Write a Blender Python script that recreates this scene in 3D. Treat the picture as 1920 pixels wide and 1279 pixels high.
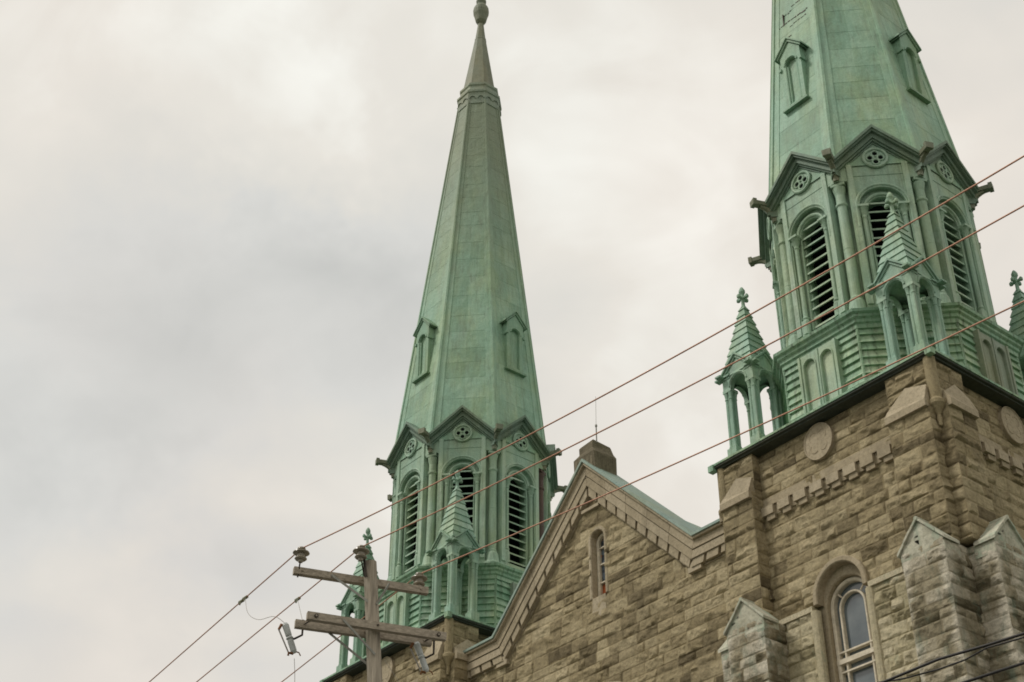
import bpy, math, random
import numpy as np
from mathutils import Matrix, Vector
PI = math.pi
sc = bpy.context.scene
for o in list(bpy.data.objects): bpy.data.objects.remove(o)

# ------------------------------------------------------------ camera
cam = bpy.data.cameras.new('camera'); co = bpy.data.objects.new('camera', cam)
sc.collection.objects.link(co); sc.camera = co
cam.sensor_width = 36; cam.lens = 36*2862.92/1920; cam.clip_start = .1; cam.clip_end = 3000
yaw, pitch, roll = -.8926, .6078, .0012
rv = Vector((.62804039, .77817986, .00116903)); uv_ = Vector((.44379317, -.35940238, .82090045)); fv = Vector((-.63922835, .51503983, .57107012))
co.matrix_world = Matrix(((rv.x, uv_.x, -fv.x, 33.3827), (rv.y, uv_.y, -fv.y, -33.2866), (rv.z, uv_.z, -fv.z, 1.6), (0, 0, 0, 1)))

# ------------------------------------------------------------ sky and light
SUN_AZ, SUN_EL = math.radians(212), math.radians(50)     # where the bright part of the overcast is
w = bpy.data.worlds.new('World'); sc.world = w; w.use_nodes = True
nt = w.node_tree; nt.nodes.clear(); N = nt.nodes.new; L = nt.links.new
out = N('ShaderNodeOutputWorld')
sky = N('ShaderNodeTexSky'); sky.sky_type = 'NISHITA'; sky.sun_disc = False
sky.sun_elevation = SUN_EL; sky.sun_rotation = SUN_AZ
bg1 = N('ShaderNodeBackground'); bg1.inputs[1].default_value = .1; L(sky.outputs[0], bg1.inputs[0])
tc = N('ShaderNodeTexCoord'); mp = N('ShaderNodeMapping'); L(tc.outputs['Generated'], mp.inputs[0])
mp.inputs['Scale'].default_value = (1, 1, 1.6); mp.inputs['Location'].default_value = (3.1, 1.7, .4)
n1 = N('ShaderNodeTexNoise'); n1.inputs['Scale'].default_value = 3.2; n1.inputs['Detail'].default_value = 4; n1.inputs['Roughness'].default_value = .46; n1.inputs['Distortion'].default_value = .35
L(mp.outputs[0], n1.inputs['Vector'])
n2 = N('ShaderNodeTexNoise'); n2.inputs['Scale'].default_value = 7.5; n2.inputs['Detail'].default_value = 6; n2.inputs['Roughness'].default_value = .5; n2.inputs['Distortion'].default_value = .6
L(mp.outputs[0], n2.inputs['Vector'])
mxn = N('ShaderNodeMix'); mxn.inputs[0].default_value = .3; L(n1.outputs[0], mxn.inputs[2]); L(n2.outputs[0], mxn.inputs[3])
# brighter breaks and darker banks of the cloud sheet, each by its direction
wv = N('ShaderNodeVectorMath'); wv.operation = 'MULTIPLY_ADD'
nd = N('ShaderNodeTexNoise'); nd.inputs['Scale'].default_value = 5.0; nd.inputs['Detail'].default_value = 5; nd.inputs['Roughness'].default_value = .68; L(tc.outputs['Generated'], nd.inputs['Vector'])
L(nd.outputs['Color'], wv.inputs[0]); wv.inputs[1].default_value = (.22, .22, .22)
sb = N('ShaderNodeVectorMath'); sb.operation = 'SUBTRACT'; L(tc.outputs['Generated'], sb.inputs[0]); sb.inputs[1].default_value = (.11, .11, .11); L(sb.outputs[0], wv.inputs[2])
acc = None
for dr, wd, am in [((-0.644, 0.306, 0.701), 0.075, 0.20), ((-0.643, 0.359, 0.676), 0.05, 0.12), ((-0.561, 0.536, 0.631), 0.1, 0.11), ((-0.557, 0.596, 0.579), 0.08, 0.08), ((-0.869, 0.322, 0.376), 0.1, 0.22), ((-0.53, 0.444, 0.723), 0.12, 0.06), ((-0.77, 0.283, 0.572), 0.15, -0.15), ((-0.761, 0.379, 0.527), 0.14, -0.12), ((-0.681, 0.432, 0.591), 0.1, -0.03), ((-0.49, 0.522, 0.698), 0.16, -0.03), ((-0.669, 0.397, 0.628), 0.05, -0.07), ((-0.339, 0.648, 0.682), 0.16, -0.02), ((-0.708, 0.213, 0.673), 0.09, 0.08)]:
    ds = N('ShaderNodeVectorMath'); ds.operation = 'DISTANCE'; L(wv.outputs[0], ds.inputs[0]); ds.inputs[1].default_value = dr
    mr = N('ShaderNodeMapRange'); mr.interpolation_type = 'SMOOTHERSTEP'; L(ds.outputs['Value'], mr.inputs[0]); mr.inputs[1].default_value = 0; mr.inputs[2].default_value = wd*1.7; mr.inputs[3].default_value = am*(.52 if am > 0 else .75); mr.inputs[4].default_value = 0
    if acc is None: acc = mr.outputs[0]
    else:
        ad = N('ShaderNodeMath'); ad.operation = 'ADD'; L(acc, ad.inputs[0]); L(mr.outputs[0], ad.inputs[1]); acc = ad.outputs[0]
ad = N('ShaderNodeMath'); ad.operation = 'ADD'; L(mxn.outputs[0], ad.inputs[0]); L(acc, ad.inputs[1])
cr = N('ShaderNodeValToRGB'); L(ad.outputs[0], cr.inputs[0])
els = cr.color_ramp.elements
els[0].position = .22; els[0].color = (.50, .495, .475, 1)
els[1].position = .70; els[1].color = (.84, .825, .775, 1)
e = els.new(.38); e.color = (.595, .585, .56, 1)
e = els.new(.47); e.color = (.645, .62, .575, 1)
e = els.new(.56); e.color = (.70, .665, .61, 1)
hue = N('ShaderNodeMix'); hue.data_type = 'RGBA'; hue.blend_type = 'MULTIPLY'
hr = N('ShaderNodeValToRGB'); nh = N('ShaderNodeTexNoise'); nh.inputs['Scale'].default_value = 1.6; nh.inputs['Detail'].default_value = 3; L(tc.outputs['Generated'], nh.inputs['Vector'])
L(nh.outputs[0], hr.inputs[0]); hr.color_ramp.elements[0].position = .4; hr.color_ramp.elements[0].color = (.99, 1, .99, 1); hr.color_ramp.elements[1].position = .6; hr.color_ramp.elements[1].color = (1.0, .958, .93, 1)
hue.inputs[0].default_value = 1; L(cr.outputs[0], hue.inputs[6]); L(hr.outputs[0], hue.inputs[7])
bg2 = N('ShaderNodeBackground'); L(hue.outputs[2], bg2.inputs[0]); bg2.inputs[1].default_value = 1.0
mx = N('ShaderNodeMixShader'); mx.inputs[0].default_value = .95
L(bg1.outputs[0], mx.inputs[1]); L(bg2.outputs[0], mx.inputs[2]); L(mx.outputs[0], out.inputs[0])
sl = bpy.data.lights.new('sun', 'SUN'); sl.energy = 1.5; sl.angle = math.radians(12); sl.color = (1, .95, .87)
so = bpy.data.objects.new('sun', sl); sc.collection.objects.link(so)
sd = Vector((math.sin(SUN_AZ)*math.cos(SUN_EL), math.cos(SUN_AZ)*math.cos(SUN_EL), math.sin(SUN_EL)))
so.rotation_euler = sd.to_track_quat('Z', 'Y').to_euler(); so.location = (0, -40, 80)
sc.view_settings.view_transform = 'Standard'; sc.view_settings.look = 'None'; sc.view_settings.exposure = .28; sc.view_settings.gamma = 1
sc.render.engine = 'CYCLES'
sc.cycles.pixel_filter_type = 'BLACKMAN_HARRIS'; sc.cycles.filter_width = 1.75

# ------------------------------------------------------------ materials
MATS = {}
def base(name, rough=.8, metal=0, spec=.3):
    m = bpy.data.materials.new(name); m.use_nodes = True; t = m.node_tree
    b = t.nodes['Principled BSDF']; b.inputs['Roughness'].default_value = rough; b.inputs['Metallic'].default_value = metal
    b.inputs['Specular IOR Level'].default_value = spec
    MATS[name] = m; return m, t, b
def noise(t, vec, scale, detail=5, rough=.6, sc3=(1, 1, 1)):
    mp = t.nodes.new('ShaderNodeMapping'); mp.inputs['Scale'].default_value = sc3; t.links.new(vec, mp.inputs[0])
    n = t.nodes.new('ShaderNodeTexNoise'); n.inputs['Scale'].default_value = scale; n.inputs['Detail'].default_value = detail; n.inputs['Roughness'].default_value = rough
    t.links.new(mp.outputs[0], n.inputs['Vector']); return n.outputs[0]
def ramp(t, fac, stops):
    r = t.nodes.new('ShaderNodeValToRGB'); t.links.new(fac, r.inputs[0]); e = r.color_ramp.elements
    e[0].position, e[0].color = stops[0][0], (*stops[0][1], 1); e[1].position, e[1].color = stops[-1][0], (*stops[-1][1], 1)
    for p, c in stops[1:-1]:
        x = e.new(p); x.color = (*c, 1)
    return r.outputs[0]
def mixc(t, fac, a, b, mode='MIX'):
    m = t.nodes.new('ShaderNodeMix'); m.data_type = 'RGBA'; m.blend_type = mode
    if isinstance(fac, (int, float)): m.inputs[0].default_value = fac
    else: t.links.new(fac, m.inputs[0])
    for s, v in ((6, a), (7, b)):
        if isinstance(v, tuple): m.inputs[s].default_value = (*v, 1)
        else: t.links.new(v, m.inputs[s])
    return m.outputs[2]
def math_(t, op, a, b, clamp=False):
    m = t.nodes.new('ShaderNodeMath'); m.operation = op; m.use_clamp = clamp
    for i, v in enumerate((a, b)):
        if isinstance(v, (int, float)): m.inputs[i].default_value = v
        else: t.links.new(v, m.inputs[i])
    return m.outputs[0]
def bump(t, b, h, strength, dist):
    n = t.nodes.new('ShaderNodeBump'); n.inputs['Strength'].default_value = strength; n.inputs['Distance'].default_value = dist
    t.links.new(h, n.inputs['Height']); t.links.new(n.outputs[0], b.inputs['Normal'])
def coords(t):
    g = t.nodes.new('ShaderNodeNewGeometry'); return g.outputs['Position']
def tone(t):
    a = t.nodes.new('ShaderNodeAttribute'); a.attribute_name = 'tone'; return a.outputs['Fac']

def stone_mat(name, dark, mid, light, green=0.0, greenc=(.17, .25, .19), grain=.5, stain_scale=1.0):
    m, t, b = base(name, .93, 0, .15); P = coords(t); T = tone(t)
    f = math_(t, 'ADD', math_(t, 'MULTIPLY', T, .72), math_(t, 'MULTIPLY', noise(t, P, 2.2, 8, .68), .42))
    c = ramp(t, f, [(.28, dark), (.52, mid), (.86, light)])
    fine = noise(t, P, 11, 8, .75)
    c = mixc(t, .75, c, ramp(t, fine, [(.3, (.48, .46, .42)), (.5, (1, 1, 1)), (.72, (1.3, 1.27, 1.2))]), 'MULTIPLY')
    # weather stains with a shape of their own: long drips and lichen
    st = ramp(t, noise(t, P, .9*stain_scale, 6, .6, (1, 1, .35)), [(.52, (0, 0, 0)), (.72, (1, 1, 1))])
    c = mixc(t, math_(t, 'MULTIPLY', st, .55), c, tuple(x*.5 for x in mid))
    so_ = ramp(t, noise(t, P, 3.4*stain_scale, 8, .7, (1, 1, .6)), [(.58, (0, 0, 0)), (.70, (1, 1, 1))])   # soot patches
    c = mixc(t, math_(t, 'MULTIPLY', so_, .45), c, tuple(x*.8 for x in dark))
    if green:
        gs = ramp(t, noise(t, P, 2.6, 8, .7, (1, 1, .4)), [(.62-green*.3, (0, 0, 0)), (.80-green*.3, (1, 1, 1))])
        c = mixc(t, math_(t, 'MULTIPLY', gs, .8), c, mixc(t, fine, greenc, tuple(x*1.5 for x in greenc)))
    t.links.new(c, b.inputs['Base Color'])
    bump(t, b, math_(t, 'ADD', noise(t, P, 14, 9, .75), math_(t, 'MULTIPLY', noise(t, P, 45, 4, .7), .5)), grain, .05)
    return m
stone_mat('rock_stone', (.125, .101, .060), (.325, .270, .163), (.485, .415, .27), grain=.85)
stone_mat('pale_rock_stone', (.24, .21, .125), (.46, .41, .27), (.62, .56, .41), .12, grain=.85)
stone_mat('stained_stone', (.12, .105, .065), (.33, .29, .20), (.60, .56, .46), .35, (.13, .165, .125), grain=.9, stain_scale=1.6)
stone_mat('dressed_stone', (.28, .235, .16), (.37, .315, .22), (.455, .395, .29), 0, grain=.3)
stone_mat('washed_stone', (.28, .27, .20), (.43, .42, .33), (.56, .55, .45), .5, (.22, .29, .22), grain=.4)
stone_mat('old_stone', (.10, .088, .06), (.19, .165, .115), (.31, .27, .205), .12, (.16, .155, .10), grain=.4)

def copper_mat(name, c0, c1, c2, brown=(.13, .12, .085), bfac=.35, high=None):
    m, t, b = base(name, .62, 0, .35); P = coords(t); T = tone(t)
    big = noise(t, P, .55, 6, .6); streak = noise(t, P, 5.5, 6, .65, (1, 1, .10)); fine = noise(t, P, 16, 7, .7)
    f = math_(t, 'ADD', math_(t, 'MULTIPLY', T, .45), math_(t, 'ADD', math_(t, 'MULTIPLY', big, .28), math_(t, 'MULTIPLY', streak, .30)))
    c = ramp(t, f, [(.36, c0), (.52, c1), (.70, c2)])
    c = mixc(t, .55, c, ramp(t, fine, [(.32, (.72, .76, .72)), (.5, (1, 1, 1)), (.7, (1.16, 1.14, 1.12))]), 'MULTIPLY')
    # darker sulphate runs and brown patches
    hz = noise(t, P, .9, 5, .6, (1, 1, .5))
    c = mixc(t, 1.0, c, ramp(t, hz, [(.36, (1.06, .985, .88)), (.5, (1, 1, 1)), (.64, (.94, 1.0, 1.06))]), 'MULTIPLY')
    if high:                                           # young brown patina on the upper part of the spire
        sp_ = t.nodes.new('ShaderNodeSeparateXYZ'); t.links.new(P, sp_.inputs[0])
        q = math_(t, 'MULTIPLY', math_(t, 'SUBTRACT', math_(t, 'ADD', sp_.outputs[2], math_(t, 'MULTIPLY', big, 7)), 43.5), 1/11, True)
        c = mixc(t, math_(t, 'MULTIPLY', q, .8), c, high)
    r = ramp(t, noise(t, P, 1.7, 8, .72, (1, 1, .28)), [(.53, (0, 0, 0)), (.74, (1, 1, 1))])
    c = mixc(t, math_(t, 'MULTIPLY', r, bfac), c, brown)
    r2 = ramp(t, noise(t, P, 9, 6, .7, (1, 1, .07)), [(.52, (0, 0, 0)), (.66, (1, 1, 1))])      # thin run-off streaks
    c = mixc(t, math_(t, 'MULTIPLY', r2, bfac*.75), c, tuple(x*.8 for x in brown))
    r3 = ramp(t, noise(t, P, 4.5, 8, .75, (1, 1, .3)), [(.60, (0, 0, 0)), (.72, (1, 1, 1))])     # chalky pale bloom
    c = mixc(t, math_(t, 'MULTIPLY', r3, .35), c, tuple(min(.62, x*1.25+.03) for x in c2))
    t.links.new(c, b.inputs['Base Color'])
    bump(t, b, math_(t, 'ADD', math_(t, 'MULTIPLY', noise(t, P, 1.6, 4, .6), 2.2), math_(t, 'MULTIPLY', fine, .35)), .5, .05)
    return m
copper_mat('verdigris', (0.215, 0.333, 0.237), (0.314, 0.444, 0.326), (0.470, 0.579, 0.456), (.12, .15, .105), .5)
copper_mat('verdigris_bright', (0.167, 0.303, 0.192), (0.257, 0.413, 0.279), (0.488, 0.606, 0.448), (.06, .07, .04), .85)
copper_mat('verdigris_spire', (0.177, 0.296, 0.196), (0.258, 0.408, 0.285), (0.370, 0.531, 0.397), (.15, .17, .12), .45, (.185, .205, .135))
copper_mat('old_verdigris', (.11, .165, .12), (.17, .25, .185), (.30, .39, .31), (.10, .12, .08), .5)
copper_mat('dull_copper', (.15, .17, .115), (.20, .215, .15), (.26, .275, .20), (.10, .09, .06), .4)
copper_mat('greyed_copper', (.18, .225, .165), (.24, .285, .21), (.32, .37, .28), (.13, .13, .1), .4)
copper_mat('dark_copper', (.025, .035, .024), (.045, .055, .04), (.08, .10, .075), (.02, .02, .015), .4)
copper_mat('pinnacle_copper', (0.167, 0.297, 0.215), (0.263, 0.404, 0.303), (0.411, 0.535, 0.419), (.14, .15, .11), .55)
copper_mat('gable_copper', (0.184, 0.272, 0.227), (0.258, 0.344, 0.294), (0.368, 0.416, 0.370), (.2, .22, .17), .3)
copper_mat('brown_patina', (.05, .035, .025), (.08, .05, .04), (.13, .09, .07), (.06, .06, .04), .4)

def plain(name, col, rough=.7, metal=0, var=.25, scale=8, spec=.3, sc3=(1, 1, 1), bs=.2):
    m, t, b = base(name, rough, metal, spec); P = coords(t)
    n = noise(t, P, scale, 7, .65, sc3)
    c = ramp(t, n, [(.3, tuple(x*(1-var) for x in col)), (.7, tuple(x*(1+var) for x in col))])
    t.links.new(c, b.inputs['Base Color']); bump(t, b, n, bs, .02); return m
plain('shade_black', (.006, .009, .008), .95, spec=.05)  # near-black colour carrying the shade inside the belfry openings
plain('pole_wood', (.33, .29, .23), .9, var=.55, scale=9, sc3=(3, 3, .12), bs=.8)
plain('arm_wood', (.35, .305, .24), .9, var=.4, scale=14, sc3=(2.2, .5, 2.2), bs=.6)
plain('porcelain', (.27, .24, .18), .28, var=.2, scale=9, spec=.6)
plain('grey_porcelain', (.44, .47, .46), .3, var=.12, scale=9, spec=.6)
plain('iron', (.055, .045, .035), .6, .4, .3, 20)
plain('rusty_metal', (.20, .09, .035), .7, .3, .4, 25)
plain('galvanised', (.24, .24, .21), .55, .5, .25, 15)
plain('copper_wire', (.46, .25, .17), .55, .3, .2, 3)
plain('black_cable', (.018, .016, .014), .5, 0, .3, 3)
plain('thin_wire', (.30, .28, .25), .5, .3, .2, 3)
plain('window_paint', (.62, .56, .44), .7, 0, .25, 6)
plain('asphalt', (.055, .054, .052), .95, 0, .3, 2)
plain('paving', (.26, .25, .235), .95, 0, .2, 1.2)
plain('lawn', (.05, .075, .028), 1, 0, .4, .8)
# glass of the tower window (sky reflected over a dim interior) and the stained lancet
m, t, b = base('window_glass', .12, 0, .8); P = coords(t)
b.inputs['Base Color'].default_value = (.10, .125, .14, 1)
c = ramp(t, noise(t, P, 1.2, 4, .5), [(.35, (.085, .11, .125)), (.65, (.16, .19, .20))]); t.links.new(c, b.inputs['Base Color']); bump(t, b, noise(t, P, 6, 3, .5), .06, .02)
m, t, b = base('stained_glass', .2, 0, .7); P = coords(t)
vo = t.nodes.new('ShaderNodeTexVoronoi'); vo.inputs['Scale'].default_value = 5.5; t.links.new(P, vo.inputs['Vector'])
c = ramp(t, vo.outputs['Color'], [(.2, (.02, .03, .045)), (.45, (.10, .13, .17)), (.62, (.03, .05, .04)), (.8, (.30, .07, .02))])
t.links.new(c, b.inputs['Base Color'])

# ------------------------------------------------------------ mesh helpers
class B:
    def __init__(s): s.v = []; s.f = []; s.t = []
    def face(s, pts, tone=.5):
        i = len(s.v); s.v += [tuple(p) for p in pts]; s.f.append(tuple(range(i, i+len(pts)))); s.t.append(tone)
    def mesh(s, pts, faces, tone=.5):
        i = len(s.v); s.v += [tuple(p) for p in pts]
        for f in faces: s.f.append(tuple(i+k for k in f)); s.t.append(tone)
    def box(s, x0, x1, y0, y1, z0, z1, tone=.5, F=None):
        P = [(x, y, z) for x in (x0, x1) for y in (y0, y1) for z in (z0, z1)]
        if F: P = [F(*p) for p in P]
        s.mesh(P, [(0, 1, 3, 2), (4, 6, 7, 5), (0, 4, 5, 1), (2, 3, 7, 6), (0, 2, 6, 4), (1, 5, 7, 3)], tone)
    def prism(s, poly, d0, d1, F, tone=.5):          # poly in (t, z), extruded through depth
        n = len(poly); P = [F(t, d0, z) for t, z in poly]+[F(t, d1, z) for t, z in poly]
        s.mesh(P, [tuple(range(n)), tuple(range(2*n-1, n-1, -1))]+[(i, (i+1) % n, n+(i+1) % n, n+i) for i in range(n)], tone)
    def lathe(s, prof, n=16, c=(0, 0), rot=0, tone=.5, cap=True, jitter=0, rnd=None, cols=1):
        for k in range(len(prof)-1):
            (r0, z0), (r1, z1) = prof[k], prof[k+1]
            for i in range(n):
                a0, a1 = rot+2*PI*i/n, rot+2*PI*(i+1)/n
                A = [Vector((c[0]+r*math.cos(a), c[1]+r*math.sin(a), z)) for r, z, a in ((r0, z0, a0), (r0, z0, a1), (r1, z1, a1), (r1, z1, a0))]
                for q in range(cols):
                    f0, f1 = q/cols, (q+1)/cols
                    tt = tone+(rnd.uniform(-jitter, jitter) if rnd else 0)
                    s.face([A[0].lerp(A[1], f0), A[0].lerp(A[1], f1), A[3].lerp(A[2], f1), A[3].lerp(A[2], f0)], tt)
        if cap:
            for (r, z) in (prof[0], prof[-1]):
                if r > .001: s.face([(c[0]+r*math.cos(rot+2*PI*i/n), c[1]+r*math.sin(rot+2*PI*i/n), z) for i in range(n)], tone)
    def tube(s, pts, r, n=8, tone=.5, closed=False):
        pts = [Vector(p) for p in pts]; R = r if isinstance(r, (list, tuple)) else [r]*len(pts); rings = []
        up = None
        for i, p in enumerate(pts):
            a = pts[i-1] if (i > 0 or closed) else p; b = pts[(i+1) % len(pts)] if (i < len(pts)-1 or closed) else p
            d = (b-a).normalized()
            if up is None: up = d.orthogonal().normalized()
            u = (up-d*up.dot(d)).normalized(); up = u; v = d.cross(u)
            rings.append([p+(u*math.cos(2*PI*k/n)+v*math.sin(2*PI*k/n))*R[i] for k in range(n)])
        P = [q for rg in rings for q in rg]; Fc = []
        m = len(rings)
        for i in range(m if closed else m-1):
            j = (i+1) % m
            for k in range(n): Fc.append((i*n+k, i*n+(k+1) % n, j*n+(k+1) % n, j*n+k))
        if not closed: Fc += [tuple(range(n)), tuple(range((m-1)*n, m*n))]
        s.mesh(P, Fc, tone)
    def beam(s, p0, p1, w, h, tone=.5):
        p0, p1 = Vector(p0), Vector(p1); d = (p1-p0).normalized()
        sd = d.cross(Vector((0, 0, 1)));
        if sd.length < .01: sd = Vector((1, 0, 0))
        sd.normalize(); up = sd.cross(d).normalized()
        P = [p+sd*(a*w/2)+up*(b*h/2) for p in (p0, p1) for a in (-1, 1) for b in (-1, 1)]
        s.mesh(P, [(0, 1, 3, 2), (4, 6, 7, 5), (0, 4, 5, 1), (2, 3, 7, 6), (0, 2, 6, 4), (1, 5, 7, 3)], tone)
    def data(s, name, mat, smooth=False, recalc=True):
        me = bpy.data.meshes.new(name); me.from_pydata(s.v, [], s.f)
        at = me.attributes.new('tone', 'FLOAT', 'FACE'); at.data.foreach_set('value', s.t)
        if recalc:
            import bmesh
            bm = bmesh.new(); bm.from_mesh(me); bmesh.ops.remove_doubles(bm, verts=bm.verts, dist=.0004)
            bmesh.ops.recalc_face_normals(bm, faces=bm.faces); bm.to_mesh(me); bm.free()
        me.materials.append(MATS[mat])
        if smooth: me.polygons.foreach_set('use_smooth', [True]*len(me.polygons))
        return me
def F0(t, d, z): return (t, -d, z)                     # the front frame: t to the right, d outward, z up
def FX(a):                                            # the same frame turned to direction a (0 = front)
    c, s_ = math.cos(a), math.sin(a)
    return lambda t, d, z: (t*c+d*s_, t*s_-d*c, z)

def arc(r, zsp, n=14, cx=0): return [(cx+r*math.cos(PI-PI*i/n), zsp+r*math.sin(PI*i/n)) for i in range(n+1)]
def archwall(b, F, t0, t1, zb, top, a, zs, zsp, d1, d0, tone=.5, cx=0, edges=True, n=14):
    A = arc(a, zsp, n, cx)
    def q(*p): b.face([F(*x) for x in p], tone)
    q((t0, d1, zb), (cx-a, d1, zb), (cx-a, d1, top(cx-a)), (t0, d1, top(t0)))
    q((cx+a, d1, zb), (t1, d1, zb), (t1, d1, top(t1)), (cx+a, d1, top(cx+a)))
    if zs > zb+.001: q((cx-a, d1, zb), (cx+a, d1, zb), (cx+a, d1, zs), (cx-a, d1, zs)); q((cx-a, d1, zs), (cx+a, d1, zs), (cx+a, d0, zs), (cx-a, d0, zs))
    for i in range(n):
        (ta, za), (tb, zb_) = A[i], A[i+1]
        q((ta, d1, za), (tb, d1, zb_), (tb, d1, top(tb)), (ta, d1, top(ta)))
        q((ta, d1, za), (tb, d1, zb_), (tb, d0, zb_), (ta, d0, za))
    for tt in (cx-a, cx+a): q((tt, d1, zs), (tt, d1, zsp), (tt, d0, zsp), (tt, d0, zs))
    if edges:
        for tt in (t0, t1): q((tt, d1, zb), (tt, d1, top(tt)), (tt, d0, top(tt)), (tt, d0, zb))
        for ta, tb in ((t0, 0 if t0 < 0 < t1 else t1), (0 if t0 < 0 < t1 else t1, t1)): q((ta, d1, top(ta)), (tb, d1, top(tb)), (tb, d0, top(tb)), (ta, d0, top(ta)))
        q((t0, d1, zb), (cx-a, d1, zb), (cx-a, d0, zb), (t0, d0, zb)); q((cx+a, d1, zb), (t1, d1, zb), (t1, d0, zb), (cx+a, d0, zb))
def archring(b, F, cx, zb, zsp, ri, ro, d1, d0, rnd=None, full=False, n=16, tone=.5, jit=.16, di=None):
    if di is None: di = d0
    def path(r):
        if full: return [(cx+r*math.cos(2*PI*i/n), zsp+r*math.sin(2*PI*i/n)) for i in range(n+1)]
        k = max(1, int((zsp-zb)/.5)); p = [(cx-r, zb+(zsp-zb)*i/k) for i in range(k)]
        return p+arc(r, zsp, n, cx)+[(cx+r, zsp-(zsp-zb)*i/k) for i in range(1, k+1)]
    I, O = path(ri), path(ro); bev = min(.03, (ro-ri)*.25); I2, O2 = path(ri+bev), path(ro-bev)
    tt = tone
    for i in range(len(I)-1):
        if rnd and i % 2 == 0: tt = tone+rnd.uniform(-jit, jit)
        def q(A, da, Bq, db): b.face([F(A[i][0], da, A[i][1]), F(A[i+1][0], da, A[i+1][1]), F(Bq[i+1][0], db, Bq[i+1][1]), F(Bq[i][0], db, Bq[i][1])], tt)
        q(I2, d1, O2, d1); q(O2, d1, O, d1-bev); q(I, d1-bev, I2, d1); q(O, d1-bev, O, d0); q(I, d1-bev, I, di)
    if not full:
        for k in (0, -1): b.face([F(I[k][0], d1, I[k][1]), F(O[k][0], d1, O[k][1]), F(O[k][0], d0, O[k][1]), F(I[k][0], d0, I[k][1])], tone)

# rock faced ashlar: every stone has its own chiselled face
_rs = np.random.RandomState(11)
COURSE = [0.0]
while COURSE[-1] < 32: COURSE.append(COURSE[-1]+_rs.choice([.22, .27, .32, .36, .42], p=[.15, .25, .3, .2, .1]))
COURSE = np.array(COURSE)
LAT = _rs.rand(256, 256)
def vnoise(x, y, s):
    x = x/s; y = y/s; xi = np.floor(x).astype(int); yi = np.floor(y).astype(int); fx = x-xi; fy = y-yi
    fx = fx*fx*(3-2*fx); fy = fy*fy*(3-2*fy); g = lambda a, b_: LAT[a % 256, b_ % 256]
    return (g(xi, yi)*(1-fx)+g(xi+1, yi)*fx)*(1-fy)+(g(xi, yi+1)*(1-fx)+g(xi+1, yi+1)*fx)*fy-.5
def ashlar(b, F, u0, u1, z0, z1, seed, d, amp=.10, res=.04, mask=None, lens=(.34, .98), tone0=.5, tj=.36, sm=.02):
    """F(t, depth, z); adds a displaced sheet to b"""
    rs = np.random.RandomState(seed); nc = len(COURSE)
    nu = max(2, int(round((u1-u0)/res))+1); nz = max(2, int(round((z1-z0)/res))+1)
    us = np.linspace(u0, u1, nu); zs = np.linspace(z0, z1, nz)
    cid = np.clip(np.searchsorted(COURSE, zs+1e-6)-1, 0, nc-2)
    Z = np.repeat(zs[:, None], nu, 1); U = np.repeat(us[None, :], nz, 0)
    D = np.zeros_like(Z); T = np.zeros_like(Z)
    for c in range(cid.min(), cid.max()+1):
        rows = np.where(cid == c)[0]
        if len(rows) == 0: continue
        edges = [u0]
        first = True
        while edges[-1] < u1-.01:
            l = rs.uniform(*lens)*(.6 if (first and rs.rand() < .5) else 1); first = False
            nx = edges[-1]+l
            if u1-nx < .28: nx = u1
            edges.append(nx)
        edges = np.array(edges); nb = len(edges)-1
        par = rs.uniform(-1, 1, (nb, 4, 3)); off = rs.uniform(.15, 1, nb); tn = np.clip(rs.normal(0, .5, nb), -1, 1)*tj+tone0
        u = U[rows]; z = Z[rows]; bi = np.clip(np.searchsorted(edges, u+1e-6)-1, 0, nb-1)
        ul = edges[bi]; ur = edges[bi+1]; zl = max(COURSE[c], z0); zu = min(COURSE[c+1], z1)
        e = np.minimum(np.minimum(u-ul, ur-u), np.minimum(z-zl, zu-z))
        x = (u-(ul+ur)/2)/np.maximum(ur-ul, .1)*2; y = (z-(zl+zu)/2)/max(zu-zl, .1)*2
        h = np.full_like(u, 9.)
        for k in range(4): h = np.minimum(h, .75+.25*par[bi, k, 2]+par[bi, k, 0]*x*.7+par[bi, k, 1]*y*.8)
        h = np.clip(h, .03, 1.3)
        nn = vnoise(u+seed*3.1, z*1.5, .22)*.9+vnoise(u+seed*5.3, z, .09)*.6
        nn = nn+(np.floor((vnoise(u*.8+seed*7.7+y*.05, z*2.2+u*.3, .21)+.5)*4)/4-.4)*.9
        prof = np.clip((e-sm*.4)/.07, 0, 1); prof = prof*(2-prof)
        dd = amp*prof*(h*off[bi]*1.0+.42*nn*(.4+off[bi]))
        dd = np.where(e < sm*.8, -.012, np.maximum(dd, 0))
        D[rows] = dd; T[rows] = tn[bi]-(e < sm*.8)*.12
    # edges of the sheet stay on the plane
    D[0] = D[-1] = 0; D[:, 0] = D[:, -1] = 0
    base_i = len(b.v)
    b.v += [F(uu, d+dd, zz) for uu, dd, zz in zip(U.ravel().tolist(), D.ravel().tolist(), Z.ravel().tolist())]
    uc = (us[:-1]+us[1:])/2; zc = (zs[:-1]+zs[1:])/2
    M = np.ones((nz-1, nu-1), bool)
    if mask is not None: M = mask(np.repeat(uc[None, :], nz-1, 0), np.repeat(zc[:, None], nu-1, 1))
    Tc = (T[:-1, :-1]+T[1:, 1:])/2
    ii, jj = np.nonzero(M); a = base_i+ii*nu+jj
    b.f += list(zip(a.tolist(), (a+1).tolist(), (a+nu+1).tolist(), (a+nu).tolist())); b.t += Tc[ii, jj].tolist()

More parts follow.
